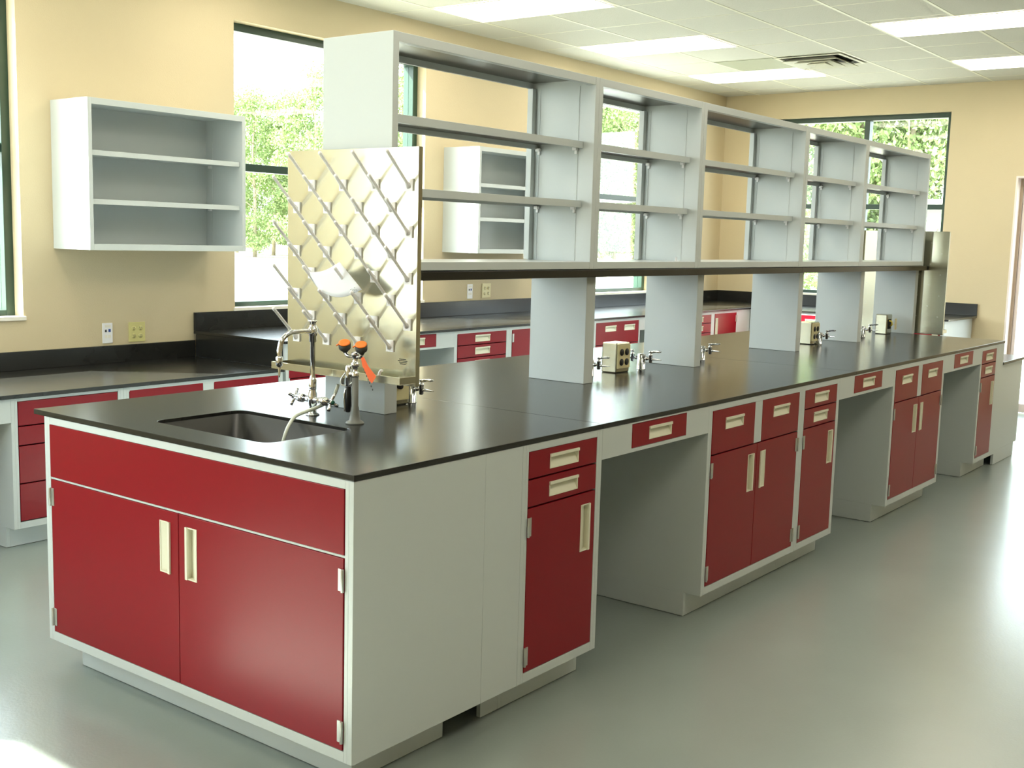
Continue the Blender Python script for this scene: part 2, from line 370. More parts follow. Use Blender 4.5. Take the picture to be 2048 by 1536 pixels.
def apron(label, loc, rot=0, w=.787, zt=ZT, h=.110, drawer=True, depth=.56):
    t = thing('drawer_apron', label, 'apron rail with drawer', loc, rot)
    z0 = zt-h; l, r_ = w*.25, w*.25+.405
    b = B()
    if drawer: panel(b, 0, w, z0, zt, 0, .02, [(l, r_, z0+.014, zt-.006)])
    else: box(b, 0, 0, z0, w, .02, zt)
    box(b, 0, .02, z0, .015, depth, zt); box(b, w-.015, .02, z0, w, depth, zt); box(b, .015, depth-.015, z0, w-.015, depth, zt)
    obj('body', b, M['paint'], t, .001)
    if drawer: 
        front(t, 'drawer', l, r_, z0+.014, zt-.006, [('h', (l+r_)/2, (z0+zt)/2+.004)])
        b = B(); box(b, l+.01, .03, z0+.012, r_-.01, depth-.03, zt-.02); obj('drawer_box', b, M['paint'], t)
    return t
YB = -.0101
# sink cabinet at the near end (faces -x)
t = thing('sink_cabinet', 'large red double-door sink cabinet at the near end of the island', 'sink cabinet', (0, 1.496, 0), -PI/2)
Wd = 1.506; carcass(t, Wd, .558, mull=None, side_kick=True, kick_depth=.47, top=False)
fp = front(t, 'front_panel', .031, Wd-.034, .6875, .872)
b = B(); box(b, .032, .002, .6812, Wd-.033, .02, .6874); obj('rail', b, M['paint'], t)
front(t, 'door', .033, .7475, .135, .681, [('vr', .681, .563)], 'l'); front(t, 'door', .7475, Wd-.035, .135, .681, [('vl', .812, .563)], 'r')
# filler
b = B(); box(b, .5585, YB, ZB, .744, YB+.018, ZT); o = obj('filler_panel', b, M['paint'], bevel=.001); tag(o, 'narrow plain grey filler panel between the sink cabinet and the first drawer cabinet', 'filler panel')
b = B(); box(b, .655, .067, .002, .7445, .083, ZB)
o = obj('kick_plate', b, M['paint'], bevel=.001); tag(o, 'short grey kick plate beside the open gap under the filler panel', 'kick plate')
b = B()
tube(b, [(.50, .14, .03), (.56, .14, .034), (.64, .15, .03)], .016); o = obj('floor_pipe', b, M['postgrey']); tag(o, 'grey service pipe on the floor inside the gap under the filler panel', 'pipe')
cab18('base_cabinet', 'nearest red cabinet on the island long side, two small drawers over one door', (.745, YB, 0))
apron('grey apron with one red drawer over the knee space, nearest of the three', (1.2055, YB, 0), w=.786)
cab36('base_cabinet', 'wide red cabinet with two drawers over two doors, in the middle of the island', (1.992, YB, 0), w=.926)
cab18('base_cabinet', 'narrow red cabinet right behind the middle double-door cabinet of the island', (2.9185, YB, 0), w=.4565)
apron('grey apron with one red drawer over the knee space, middle of the three', (3.3755, YB, 0), w=.784)
cab36('base_cabinet', 'farther wide red double-door cabinet of the island, between two knee spaces', (4.160, YB, 0), w=.911)
apron('grey apron with one red drawer over the knee space, farthest of the three', (5.0715, YB, 0), w=.793)
cab18('base_cabinet', 'narrow two-drawer red cabinet at the far end of the island', (5.865, YB, 0), w=.414)
b = B(); box(b, 6.2795, YB, ZB, 6.44, YB+.018, ZT); box(b, 6.2795, .067, .002, 6.44, .083, ZB); o = obj('filler_panel', b, M['paint'], bevel=.001); tag(o, 'grey filler panel after the last narrow red cabinet at the island far end', 'filler panel')
b = B(); box(b, .5585, .60, .002, 6.44, .615, ZT-.002); box(b, .5585, 1.47, .002, 6.44, 1.485, ZT-.002); box(b, 6.425, .615, .002, 6.44, 1.47, ZT-.002)
o = obj('island_core', b, M['paint']); tag(o, 'long grey back panels of the island seen through its knee spaces', 'back panel')
# far low end cabinet (faces +x)
t = thing('end_cabinet', 'low grey end cabinet under the low worktop beyond the island, at the right edge', 'cabinet', (7.12, .02, 0), PI/2)
carcass(t, 1.46, .62, zt=.735); front(t, 'door', .034, .73, .135, .708, [('vr', .66, .58)], 'l'); front(t, 'door', .73, 1.426, .135, .708, [('vl', .80, .58)], 'r')
b = B(); box(b, 6.462, -.01, .737, 7.15, 1.52, .757); o = obj('worktop', b, M['epoxy'], bevel=.002); tag(o, 'low dark worktop just past the far end of the island, at the right edge', 'worktop')

# island worktop with sink cut-out
def rrect(x0, x1, y0, y1, r, n=6):
    P = []
    for cx, cy, a in ((x1-r, y1-r, 0), (x0+r, y1-r, PI/2), (x0+r, y0+r, PI), (x1-r, y0+r, 1.5*PI)):
        for k in range(n+1): P.append((cx+r*math.cos(a+k*PI/2/n), cy+r*math.sin(a+k*PI/2/n)))
    return P
SX0, SX1, SY0, SY1 = .135, .505, .500, 1.072
def slab_with_hole(bm, x0, x1, y0, y1, z0, z1, hole):
    out = rrect(x0, x1, y0, y1, .002, (len(hole)//4)-1)
    for z, flip in ((z1, 0), (z0, 1)):
        pass
    A = [[bm.verts.new((x, y, z)) for x, y in ring_] for ring_ in (out, hole) for z in (z0, z1)]
    ob, ot, hb, ht = A; n = len(out)
    for i in range(n):
        j = (i+1) % n
        bm.faces.new((ot[i], ot[j], ht[j], ht[i])); bm.faces.new((ob[j], ob[i], hb[i], hb[j]))
        bm.faces.new((ob[i], ob[j], ot[j], ot[i])); bm.faces.new((hb[j], hb[i], ht[i], ht[j]))
b = B(); Z0, Z1 = .8965, .914
slab_with_hole(b, -.001, 1.2035, -.0125, 1.5612, Z0, Z1, rrect(SX0, SX1, SY0, SY1, .045))
for a, c in ((1.2045, 3.585), (3.586, 6.445)): box(b, a, -.0125, Z0, c, 1.5612, Z1)
o = obj('worktop', b, M['epoxy'], bevel=.0015); tag(o, 'long black resin worktop of the central island with a sink cut-out', 'worktop')
# basin
b = B(); loops = []
for z, ins, r in ((.8955, -.012, .05), (.8955, .0, .045), (.72, .012, .05), (.705, .03, .05), (.70, .12, .04)):
    loops.append([b.verts.new((x, y, z)) for x, y in rrect(SX0+ins, SX1-ins, SY0+ins, SY1-ins, r)])
for a, c in zip(loops, loops[1:]):
    n = len(a)
    for i in range(n): 
        f = b.faces.new((a[i], a[(i+1) % n], c[(i+1) % n], c[i])); f.smooth = True
b.faces.new(loops[-1]); 
t = thing('sink', 'black resin sink basin set into the near end of the island', 'sink', (0, 0, 0))
ob_ = obj('basin', b, M['basin'], t); sm = ob_.modifiers.new('solid', 'SOLIDIFY'); sm.thickness = .008; sm.offset = 1
b = B(); lathe(b, [(.0, 0), (.045, 0), (.045, .004), (.03, .005), (.028, .002), (.0, .002)], (.32, .786, .7012)); obj('drain', b, M['chrome'], t)

# ------------------------------------------------------------------ shelving on the island
SY_F, SY_B, SZ0, SZ1 = .6017, .9414, 1.4221, 2.2287
def clips(t, x, y, z, sx):
    b = B(); box(b, x, y-.010, z-.016, x+sx*.018, y+.010, z-.002); box(b, x, y-.006, z-.030, x+sx*.006, y+.006, z-.016); obj('shelf_clip', b, M['white'], t, .001)
def shelving(label, x0, x1):
    t = thing('shelving_unit', label, 'shelving unit', (x0, SY_F, SZ0), 0, None)
    w = x1-x0; d = SY_B-SY_F; h = SZ1-SZ0; s = .029
    for a in (0, w-s):
        b = B(); box(b, a, 0, 0, a+s, d, h)
        # inward return flange at the rear
        fl = (a+s, a+s+.012) if a == 0 else (a-.012, a)
        obj('side_panel', b, M['paint'], t, .0012)
    for a, c in ((s, s+.028), (w-s-.028, w-s)):
        b = B(); box(b, a, d-.030, .033, c, d-.002, h-.034); o = obj('rear_post', b, M['paint'], t, .001)
    b = B(); box(b, s, .001, h-.033, w-s, .013, h-.0005); box(b, s, .013, h-.006, w-s, d-.013, h-.0005); box(b, s, d-.013, h-.033, w-s, d-.001, h-.0005)
    box(b, s, .013, h-.033, w-s, .032, h-.029); obj('top_panel', b, M['paint'], t, .001)
    b = B(); box(b, s+.001, .033, h-.0085, w-s-.001, d-.014, h-.0062); obj('dark_underside', b, M['underside'], t)  # thin sheet, darker than the panel it hangs under
    b = B(); box(b, s, .001, .0005, w-s, d-.001, .031); obj('bottom_panel', b, M['paint'], t, .001)
    for a in (s, w-s):
        sg = 1 if a == s else -1
        for yy_ in (.088, d-.045):
            b = B(); box(b, min(a, a+sg*.002), yy_-.008, .034, max(a, a+sg*.002), yy_+.008, h-.034)
            for k in range(16): box(b, min(a+sg*.0021, a+sg*.0026), yy_-.002, .05+k*.044, max(a+sg*.0021, a+sg*.0026), yy_+.002, .062+k*.044)
            obj('shelf_standard', b, M['hinge'] if 0 else M['paint'], t)
    for z in (.541, .291):
        b = B(); box(b, s+.004, .052, z-.029, w-s-.004, .066, z); box(b, s+.004, .066, z-.006, w-s-.004, d-.032, z); box(b, s+.004, d-.046, z-.029, w-s-.004, d-.032, z-.006)
        sh = obj('shelf', b, M['paint'], t, .001)
        b = B(); box(b, s+.006, .067, z-.009, w-s-.006, d-.047, z-.0062); obj('dark_underside', b, M['underside'], sh)
        for yy_ in (.088, d-.055):
            clips(t, s+.003, yy_, z-.022, 1); clips(t, w-s-.003, yy_, z-.022, -1)
    return t
XS = [.7708, 2.036, 2.974, 4.225, 5.179, 6.4422]
SL = ['grey open shelving unit on the island, nearest and largest in view, behind the drying rack', 'narrow grey open shelving unit, second from the near end of the island',
      'grey open shelving unit in the middle of the island row, third from the near end', 'narrow grey open shelving unit, fourth from the near end of the island', 'grey open shelving unit at the far end of the island row']
for i in range(5): shelving(SL[i], XS[i]+.0004, XS[i+1]-.0004)
b = B(); box(b, .755, .590, 1.3875, 4.224, .955, 1.4195); box(b, 4.2248, .590, 1.3875, 6.49, .955, 1.4195); o = obj('ledge', b, M['epoxy'], bevel=.0015); tag(o, 'long black resin ledge that carries the row of open shelving units', 'ledge')
PL = ['short grey support pier under the drying rack, behind the eyewash', 'tall grey support pier nearest the drying rack, in front of the first power pedestal', 'grey support pier third from the near end, behind the second gas turret',
      'grey support pier fourth from the near end of the island', 'grey support pier fifth from the near end, behind the farther power pedestal', 'grey support pier at the far end of the island next to the second drying rack']
for l, (a, c) in zip(PL, ((.795, .858), (2.055, 2.125), (3.065, 3.13), (4.32, 4.385), (5.32, 5.385), (6.425, 6.484))):
    b = B(); box(b, a, .645, .9145, c, .947, 1.387); o = obj('support_pier', b, M['paint'], bevel=.0015)
    tag(o, l, 'support pier', 'grey piers between worktop and ledge')

b = B(); box(b, 0, 0, 0, .018, .016, .003); box(b, 0, .013, .003, .018, .016, .020); o = obj('loose_bracket', b, M['white'], loc=(2.895, .672, 1.4533), bevel=.001); tag(o, 'small white loose bracket lying on the floor of the second shelving unit', 'bracket')
# ------------------------------------------------------------------ drying racks
PEGMESH = None
def rack(label, loc, rot, h=.80, pegs=True):
    global PEGMESH
    t = thing('drying_rack', label, 'drying rack', loc, rot); w = .641
    b = B(); box(b, 0, 0, 0, w, .0015, h); 
    box(b, 0, .0015, 0, .0015, .020, h); box(b, w-.0015, .0015, 0, w, .020, h); box(b, .0015, .0015, h-.0015, w-.0015, .020, h)
    obj('backboard', b, M['stainless'], t, .0005)
    b = B(); dd = .078
    box(b, 0, -dd, .012, w, 0, .0135); box(b, 0, -dd, .0135, w, -dd+.0015, .037); box(b, 0, -dd+.0015, .0135, .0015, 0, .037); box(b, w-.0015, -dd+.0015, .0135, w, 0, .037)
    box(b, .0015, -dd+.0015, .0355, w-.0015, -dd+.007, .037)
    obj('drip_tray', b, M['stainless'], t, .0005)
    b = B(); lathe(b, [(.007, 0), (.007, .03)], (w-.31, -.04, -.018), seg=14); obj('drain_spout', b, M['hinge'], t)
    if not pegs: pass
    b = B(); box(b, -.0165, -.006, -.020, .0165, -.0005, .020); 
    lathe(b, [(.010, 0), (.0064, .016), (.0056, .026), (.0056, .146), (.0064, .148), (.0064, .156), (.002, .160)], (0, -.004, -.006), (0, -.70, .71), seg=10)
    pb = b; first = None
    for r_ in range(8):
        z = .675-.0777*r_
        for c in range(4):
            x = (.603 if r_ % 2 == 0 else .524)-.1572*c
            if first is None: first = obj('peg', pb, M['white'], t, loc=(x, 0, z)); 
            else:
                o = first.copy(); COL.objects.link(o); o.location = (x, 0, z)
    b = B()
    for k, (a, c) in enumerate(((.566, .596), (.560, .602), (.566, .600), (.570, .596))): box(b, a, -.0012, .088-k*.0052, c, -.0004, .0905-k*.0052)
    obj('printed_label', b, M['ink'], t)
    return t
rack('stainless drying rack with white pegs at the near end of the island', (.735, 1.086, 1.038), -PI/2)
rack('stainless drying rack seen from behind at the far end of the island', (6.522, .445, .9150), PI/2, h=.76)
# drain hose from rack tray to sink
b = B(); tube(b, [(.695, .776, 1.018), (.69, .778, 1.0), (.662, .770, .972), (.62, .777, .951), (.56, .785, .936), (.5, .778, .925), (.455, .762, .900), (.43, .757, .86), (.42, .765, .80), (.42, .775, .73)], .0062, seg=12)
o = obj('drain_hose', b, mat('translucent_hose', (214, 222, 212), .25, noise=.02)); tag(o, 'pale translucent drain hose running from the rack tray into the sink', 'hose')
# stray peg + white elbow lying in the tray
b = B(); tube(b, [(.672, .555, 1.058), (.672, .553, 1.078), (.672, .547, 1.088), (.672, .540, 1.091)], .005); o = obj('plastic_elbow', b, M['white']); tag(o, 'small white plastic elbow standing in the tray of the near drying rack', 'plastic elbow')
b = B(); tube(b, [(.700, .53, 1.0575), (.668, .462, 1.0575)], .0052); box(b, .690, .522, 1.0525, .712, .545, 1.0625); o = obj('loose_peg', b, M['white']); tag(o, 'loose white peg lying in the right end of the near drying rack tray', 'peg')
# leaflet
t = thing('leaflet', 'curled white leaflet resting across the pegs of the near drying rack', 'leaflet', (0, 0, 0))
b = B(); n = 12; g = []
for i in range(n+1):
    row = []
    u = i/n
    for j in range(7):
        v = j/6
        # top edge from UL to UR, bottom edge from LL to LR
        a = Vector((.650, .885, 1.412)).lerp(Vector((.665, .742, 1.449)), u); c = Vector((.635, .815, 1.352)).lerp(Vector((.655, .622, 1.360)), u)
        p = a.lerp(c, v); sag = math.sin(PI*u)*.030*(.55+.45*v)
        p.z -= sag*.9; p.x -= sag*.15; p.y -= .0
        row.append(b.verts.new(p))
    g.append(row)
for i in range(n):
    for j in range(6): f = b.faces.new((g[i][j], g[i+1][j], g[i+1][j+1], g[i][j+1])); f.smooth = True
o = obj('sheet', b, M['paper'], t); s_ = o.modifiers.new('s', 'SOLIDIFY'); s_.thickness = .0006
b = B()
for k in range(4):
    for m_ in range(5):
        u = .80+.028*m_; v = .86+.035*k
        a = Vector((.650, .885, 1.412)).lerp(Vector((.665, .742, 1.449)), u); c = Vector((.635, .815, 1.352)).lerp(Vector((.655, .622, 1.360)), u); p = a.lerp(c, v); sag = math.sin(PI*u)*.030*(.55+.45*v); p.z -= sag*.9; p.x -= sag*.15+.0012
        if (k*5+m_) % 3: box(b, p.x-.0004, p.y-.0022, p.z-.0006, p.x, p.y+.0022, p.z+.0006)
obj('print', b, M['ink'], t)

# ------------------------------------------------------------------ faucet
t = thing('faucet', 'chrome gooseneck laboratory faucet with two cross handles beside the sink', 'faucet', (.606, .810, .914))
b = B(); lathe(b, [(.024, 0), (.024, .004), (.019, .007), (.0145, .010), (.013, .03), (.0155, .04), (.0155, .075), (.012, .085), (.0135, .095), (.0135, .125), (.010, .130), (.0085, .14), (.0085, .255), (.0125, .258), (.0125, .278), (.015, .280), (.015, .305), (.011, .309), (.011, .325), (.014, .327), (.014, .332), (0, .334)]); obj('column', b, M['chrome'], t)
b = B(); tube(b, [(-.005, 0, .294), (-.06, 0, .296), (-.105, 0, .293), (-.138, 0, .272), (-.15, 0, .238), (-.151, 0, .215)], .0085, seg=14); obj('spout', b, M['chrome'], t)
b = B(); lathe(b, [(.0085, 0), (.0115, .004), (.0115, .03), (.008, .034)]+[(v, .034+.006*k+o_) for k in range(6) for v, o_ in ((.0068-.0006*k, 0), (.0052-.0006*k, .004))]+[(.002, .072)], (-.151, 0, .217), (0, 0, -1), seg=16); obj('serrated_nozzle', b, M['chrome'], t)
b = B(); tube(b, [(0, -.085, .055), (0, .085, .055)], .0105); lathe(b, [(.013, 0), (.015, .004), (.015, .022), (.010, .026)], (0, .045, .055), (0, 1, 0)); lathe(b, [(.013, 0), (.015, .004), (.015, .022), (.010, .026)], (0, -.045, .055), (0, -1, 0)); obj('valve_body', b, M['chrome'], t)
for sg in (1, -1):
    b = B(); lathe(b, [(.010, 0), (.010, .012), (.008, .016)], (0, sg*.085, .055), (0, sg, 0), seg=16)
    for k in range(4):
        a = PI/4+k*PI/2+.3; dx, dz = math.cos(a), math.sin(a)
        tube(b, [(0, sg*.092, .055), (dx*.012, sg*.092, .055+dz*.012), (dx*.032, sg*.096, .055+dz*.032)], [.0045, .0062], sub=2, seg=10)
    hnd = obj('cross_handle', b, M['chrome'], t)
    b = B(); lathe(b, [(.0075, 0), (.007, .003), (0, .0035)], (0, sg*.1012, .055), (0, sg, 0), seg=16); obj('index_button', b, M['green'] if sg < 0 else M['wred'], hnd)

# ------------------------------------------------------------------ eyewash
t = thing('eyewash', 'twin-head eyewash with orange caps standing by the sink', 'eyewash', (.587, .582, .914))
b = B(); lathe(b, [(.031, 0), (.031, .004), (.026, .008), (.0185, .012), (.0165, .03), (.0135, .055), (.0115, .060), (.0115, .155)]); obj('post', b, M['postgrey'], t)
b = B(); lathe(b, [(.0115, .155), (.013, .158), (.013, .172), (.009, .176), (.009, .190), (.014, .193), (.014, .204), (.009, .208), (.009, .225), (.013, .228), (.013, .240), (.006, .243)])
tube(b, [(0, .048, .236), (0, .034, .226), (0, 0, .226), (0, -.022, .226), (0, -.030, .236)], .006); tube(b, [(0, 0, .165), (-.012, .018, .168)], .008); obj('yoke', b, M['chrome'], t)
b = B(); lathe(b, [(.008, 0), (.011, .004), (.012, .055), (.010, .07), (.007, .074)], (-.008, .023, .122), (0, 0, 1)); obj('spray_valve', b, M['chrome'], t)
b = B(); lathe(b, [(.006, 0), (.0115, .006), (.0115, .05), (.0105, .082), (.009, .088)], (-.008, .025, .036), (0, 0, 1)); obj('squeeze_grip', b, M['black'], t)
b = B(); tube(b, [(-.019, .028, .04), (-.021, .030, .09), (-.018, .026, .118)], .003); obj('grip_lever', b, M['chrome'], t)
hd = Vector((-.42, -.30, .86)).normalized()
for sy in (.048, -.030):
    b = B(); lathe(b, [(.006, -.006), (.009, 0), (.013, .008), (.0185, .012), (.0205, .016), (.0205, .034)], (0, sy, .240), hd); c = obj('spray_head', b, M['charcoal'], t)
    b = B(); lathe(b, [(.0195, 0), (.0195, .0025), (.015, .004), (0, .0045)], Vector((0, sy, .240))+hd*.0345, hd, seg=28)
    tube(b, [Vector((0, sy, .240))+hd*.036+Vector((-.014, .010, -.004)), Vector((0, sy, .240))+hd*.036+Vector((-.022, .016, -.010))], .0025); obj('dust_cap', b, M['orange'], c)
b = B(); tube(b, [(0, -.034, .228), (-.012, -.042, .222), (-.02, -.05, .214)], .0012)
obj('tag_string', b, M['black'], t)
b = B(); P_ = [(.519, 1.143), (.507, 1.148), (.484, 1.118), (.449, 1.089), (.468, 1.064), (.482, 1.074), (.512, 1.118)]
prism(b, [(y-.582, z-.914) for y, z in P_], 'x', -.037, -.0362); tg = obj('paper_tag', b, M['tagorange'], t)
b = B()
for k in range(7): box(b, -.0376, -.078-.007*k, .190-.0105*k, -.0371, -.0745-.007*k, .196-.0105*k)
obj('print', b, M['ink'], tg)
b = B(); tube(b, [(-.004, .02, .19), (-.02, .045, .15), (-.022, .04, .128), (-.010, .01, .135), (-.004, -.006, .165)], .0022); obj('safety_wire', b, M['hinge'], t)

# ------------------------------------------------------------------ gas turrets
TM = None
def turret(x, y, label):
    global TM
    if TM is None:
        t = thing('gas_turret', label, 'gas turret', (x, y, .9142), 0, 'chrome gas turrets on the island')
        b = B(); lathe(b, [(.0225, 0), (.0225, .002), (.021, .003), (.021, .074), (.0195, .077), (0, .0775)], seg=32); obj('post', b, M['chrome'], t)
        for sg in (1, -1):
            b = B(); lathe(b, [(.006, .019), (.006, .026), (.010, .027), (.010, .034), (.006, .036), (.006, .048)], (0, 0, .056), (0, sg, 0), seg=14)
            lathe(b, [(.006, 0), (.009, .003), (.009, .036), (.0115, .037), (.0115, .040), (.006, .044), (.006, .052), (.010, .053), (.010, .057), (0, .058)], (0, sg*.052, .035), (0, 0, 1), seg=14)
            v = obj('valve', b, M['chrome'], t)
            b = B(); lathe(b, [(.006, 0), (.006, .008)]+[(q, .008+.0075*k+o_) for k in range(6) for q, o_ in ((.0056-.0006*k, 0), (.0044-.0006*k, .006))]+[(.0015, .055)], (0, sg*.060, .054), (0, sg, 0), seg=12); obj('serrated_nozzle', b, M['chrome'], v)
            b = B(); tube(b, [(0, sg*.052, .087), (0, sg*.068, .090), (0, sg*.092, .0945), (0, sg*.112, .0945)], [.006, .0035], seg=10)
            box(b, -.008, min(sg*.066, sg*.104), .0885, .008, max(sg*.066, sg*.104), .0965); obj('lever', b, M['chrome'], v, .003)
        TM = t; return t
    t = copy_tree(TM); t.location = (x, y, .9142); t['label'] = label; return t
turret(1.085, .785, 'chrome gas turret beside the near drying rack, nearest of the row')
turret(2.33, .80, 'chrome gas turret whose valve just shows between the second pier and a power pedestal')
turret(2.779, .787, 'chrome gas turret right of the first power pedestal')
turret(3.43, .80, 'chrome gas turret whose valve just shows behind the third pier')
turret(4.97, .768, 'chrome gas turret right of the farther black-socket power pedestal')
turret(5.80, .79, 'chrome gas turret in front of the farthest power pedestal')
# power pedestals
PM = None
def pedestal(x, y, label, wide=.118, deep=.085, plate=True, h=.145):
    t = thing('power_pedestal', label, 'power pedestal', (x, y, .9142), 0)
    b = B(); box(b, 0, 0, 0, wide, deep, h); obj('housing', b, M['stainless'], t, .006)
    if plate:
        b = B(); box(b, .004, -.006, .022, wide-.004, -.0002, h-.008); p = obj('cover_plate', b, M['cream'], t, .002)
        for i in range(2):
            for j in range(2):
                b = B(); cx, cz = .035+.046*i, .052+.048*j
                lathe(b, [(.0165, 0), (.0165, .003), (0, .0035)], (cx, -.006, cz), (0, -1, 0), seg=20); s_ = obj('socket', b, M['black'], p)
                b = B(); box(b, cx-.006, -.0102, cz+.001, cx-.004, -.0095, cz+.009); box(b, cx+.004, -.0102, cz+.001, cx+.006, -.0095, cz+.009); obj('slots', b, M['charcoal'], s_)
    return t
t = pedestal(.965, .76, 'opened cream power box with loose wires, between near drying rack and first gas turret', wide=.08, deep=.08, plate=False, h=.12)
b = B(); box(b, .004, -.006, .02, .076, -.0002, .10); obj('cover_plate', b, M['cream'], t, .002)
b = B(); lathe(b, [(.012, 0), (.012, .012), (.006, .014)], (.02, -.006, .075), (0, -1, 0)); obj('socket', b, M['black'], t)
for k, m_ in enumerate(('wred', 'white', 'green')):
    b = B(); tube(b, [(.02+.004*k, -.012, .08), (.0, -.03, .10+.006*k), (-.008+.006*k, -.03, .125), (-.01, -.02, .14)], .0018); obj('wire', b, M[m_], t)
pedestal(2.515, .767, 'stainless power pedestal with four black sockets between the second and third piers')
pedestal(4.862, .775, 'stainless power pedestal with four black sockets between the fourth and fifth piers')
t = pedestal(6.19, .755, 'stainless power pedestal with its cover plate off, against the far end pier', wide=.11, plate=False)
b = B(); box(b, .02, -.002, .04, .085, .0, .11); obj('opening', b, M['dark'], t)
b = B(); tube(b, [(.03, -.004, .10), (.04, -.02, .095), (.05, -.02, .07), (.06, -.004, .06)], .005); obj('wire', b, M['yellow'], t)
b = B(); box(b, .075, -.035, .035, .112, -.031, .115); box(b, .080, -.031, .07, .086, -.001, .075); obj('cover_plate', b, M['cream'], t, .001)

# ------------------------------------------------------------------ wall bench along the left wall
YW = 2.943; D = .815
def lowcab(label, x0, w):
    t = thing('drawer_cabinet', label, 'cabinet', (x0, YW, 0)); carcass(t, w, D, zt=.7345, toprail=.016)
    l, r_ = .034, w-.035; c = (l+r_)/2
    for a, d_ in ((.600, .7175), (.506, .597), (.322, .503), (.138, .319)): front(t, 'drawer', l, r_, a, d_, [('h', c, (a+d_)/2-.022)])
    return t
apron('plain grey apron over the knee space at the left edge of the low wall bench', (-.15, YW, 0), w=.8195, zt=.7345, h=.115, drawer=False, depth=.6)
lowcab('red four-drawer cabinet in the low wall bench at the far left, nearest the window', .670, .603)
lowcab('red drawer cabinet in the low wall bench at the left edge outside the photo', -1.0, .80) if 0 else None
cab36('base_cabinet', 'wide red cabinet in the low wall bench left of the raised worktop', (1.2735, YW, 0), w=1.060, depth=D, zt=.7345, dr=(.56, .7175), lift=-.03)
t = thing('base_cabinet', 'red cabinet in the wall bench directly behind the near drying rack', 'cabinet', (2.3565, YW, 0)); carcass(t, .728, D)
front(t, 'drawer', .022, .694, .689, .872, [('h', .36, .80)]); front(t, 'door', .034, .364, .135, .686, [('vr', .30, .563)], 'l'); front(t, 'door', .364, .694, .135, .686, [('vl', .43, .563)], 'r')
apron('grey apron with one red drawer in the wall bench right of the near drying rack', (3.085, YW, 0), w=.789)
t = thing('drawer_cabinet', 'red drawer stack in the wall bench seen under the first shelving unit', 'cabinet', (3.8745, YW, 0)); carcass(t, .621, D)
for a, d_ in ((.792, .876), (.702, .789), (.42, .699), (.135, .417)): front(t, 'drawer', .036, .586, a, d_, [('h', .311, (a+d_)/2 if d_ > .7 else d_-.045)])
t = thing('base_cabinet', 'red full-height double-door cabinet in the wall bench just left of the second pier', 'cabinet', (4.496, YW, 0)); carcass(t, 1.136, D)
front(t, 'door', .036, .568, .135, .876, [('vr', .50, .75)], 'l'); front(t, 'door', .568, 1.10, .135, .876, [('vl', .636, .75)], 'r')
t = thing('base_cabinet', 'red wall-bench cabinet with one wide two-pull drawer, seen between second and third piers', 'cabinet', (5.6325, YW, 0)); carcass(t, .71, D, stile=.02)
front(t, 'drawer', .020, .685, .690, .876, [('h', .24, .820), ('h', .535, .820)]); front(t, 'door', .020, .352, .135, .687, [('vr', .29, .563)], 'l'); front(t, 'door', .352, .685, .135, .687, [('vl', .415, .563)], 'r')
apron('grey apron with one red drawer in the wall bench hidden mostly by the third pier', (6.343, YW, 0), w=.78)
t = thing('drawer_cabinet', 'red drawer stack in the wall bench near the room corner, seen past the third pier', 'cabinet', (7.1235, YW, 0)); carcass(t, .555, D)
for a, d_ in ((.792, .872), (.702, .789), (.42, .699), (.135, .417)): front(t, 'drawer', .036, .520, a, d_, [('h', .278, (a+d_)/2)])
t = thing('base_cabinet', 'red single-door cabinet in the wall bench next to the room corner, pull at its left', 'cabinet', (7.679, YW, 0)); carcass(t, .53, D)
front(t, 'door', .036, .492, .135, .876, [('vl', .075, .75)], 'r')
b = B(); box(b, 8.2095, YW, ZB, 8.47, YW+.02, ZT); box(b, 8.45, 2.98, ZB, 8.47, YW+.0, ZT) if 0 else None
o = obj('filler_panel', b, M['paint'], bevel=.001); tag(o, 'grey corner filler panel where the left bench meets the far bench', 'filler panel')
# far bench (faces -x)
XB = 8.47; FD = .865
def farcab(label, y1, w, kind):
    if kind == 36: return cab36('base_cabinet', label, (XB, y1, 0), -PI/2, w=w, depth=FD)
    t = thing('base_cabinet', label, 'cabinet', (XB, y1, 0), -PI/2); carcass(t, w, FD); front(t, 'door', .034, w-.034, .135, .876, [('vr', w-.08, .75)], 'l'); return t
farcab('dark red single-door cabinet at the far bench corner, just left of the fourth pier', 2.94, .44, 1)
farcab('red cabinet in the far bench seen sunlit between the fourth and fifth piers', 2.499, .926, 36)
farcab('red cabinet at the right end of the far wall bench beyond the second drying rack', 1.572, .552, 1)
def slab(name, label, boxes, bev=.0015):
    b = B()
    for q in boxes: box(b, *q)
    o = obj(name, b, M['epoxy'], bevel=bev); return tag(o, label, 'worktop' if name == 'worktop' else 'backsplash')
slab('worktop', 'low black worktop of the left wall bench under the first window', [(-1.2, 2.925, .735, .6095, 3.779, .755), (.6105, 2.925, .735, 2.3335, 3.779, .755)])
slab('worktop', 'raised black L-shaped worktop along the left wall and far corner', [(2.3345, 2.925, .8965, 4.02, 3.779, .914), (4.021, 2.925, .8965, 6.6, 3.779, .914), (6.601, 2.925, .8965, 9.359, 3.779, .914), (8.455, .985, .8965, 9.359, 2.924, .914)])
slab('backsplash', 'low black backsplash of the left wall bench below the power outlets', [(-1.2, 3.759, .7555, 2.3335, 3.779, .858)])
slab('backsplash', 'long black backsplash behind the raised wall worktop', [(2.3345, 3.759, .9145, 9.359, 3.779, 1.030), (9.339, .985, .9145, 9.359, 3.7585, 1.030)])
slab('backsplash', 'black side splash closing the step between the low and raised worktops', [(2.335, 2.966, .7555, 2.3555, 3.758, .896)])

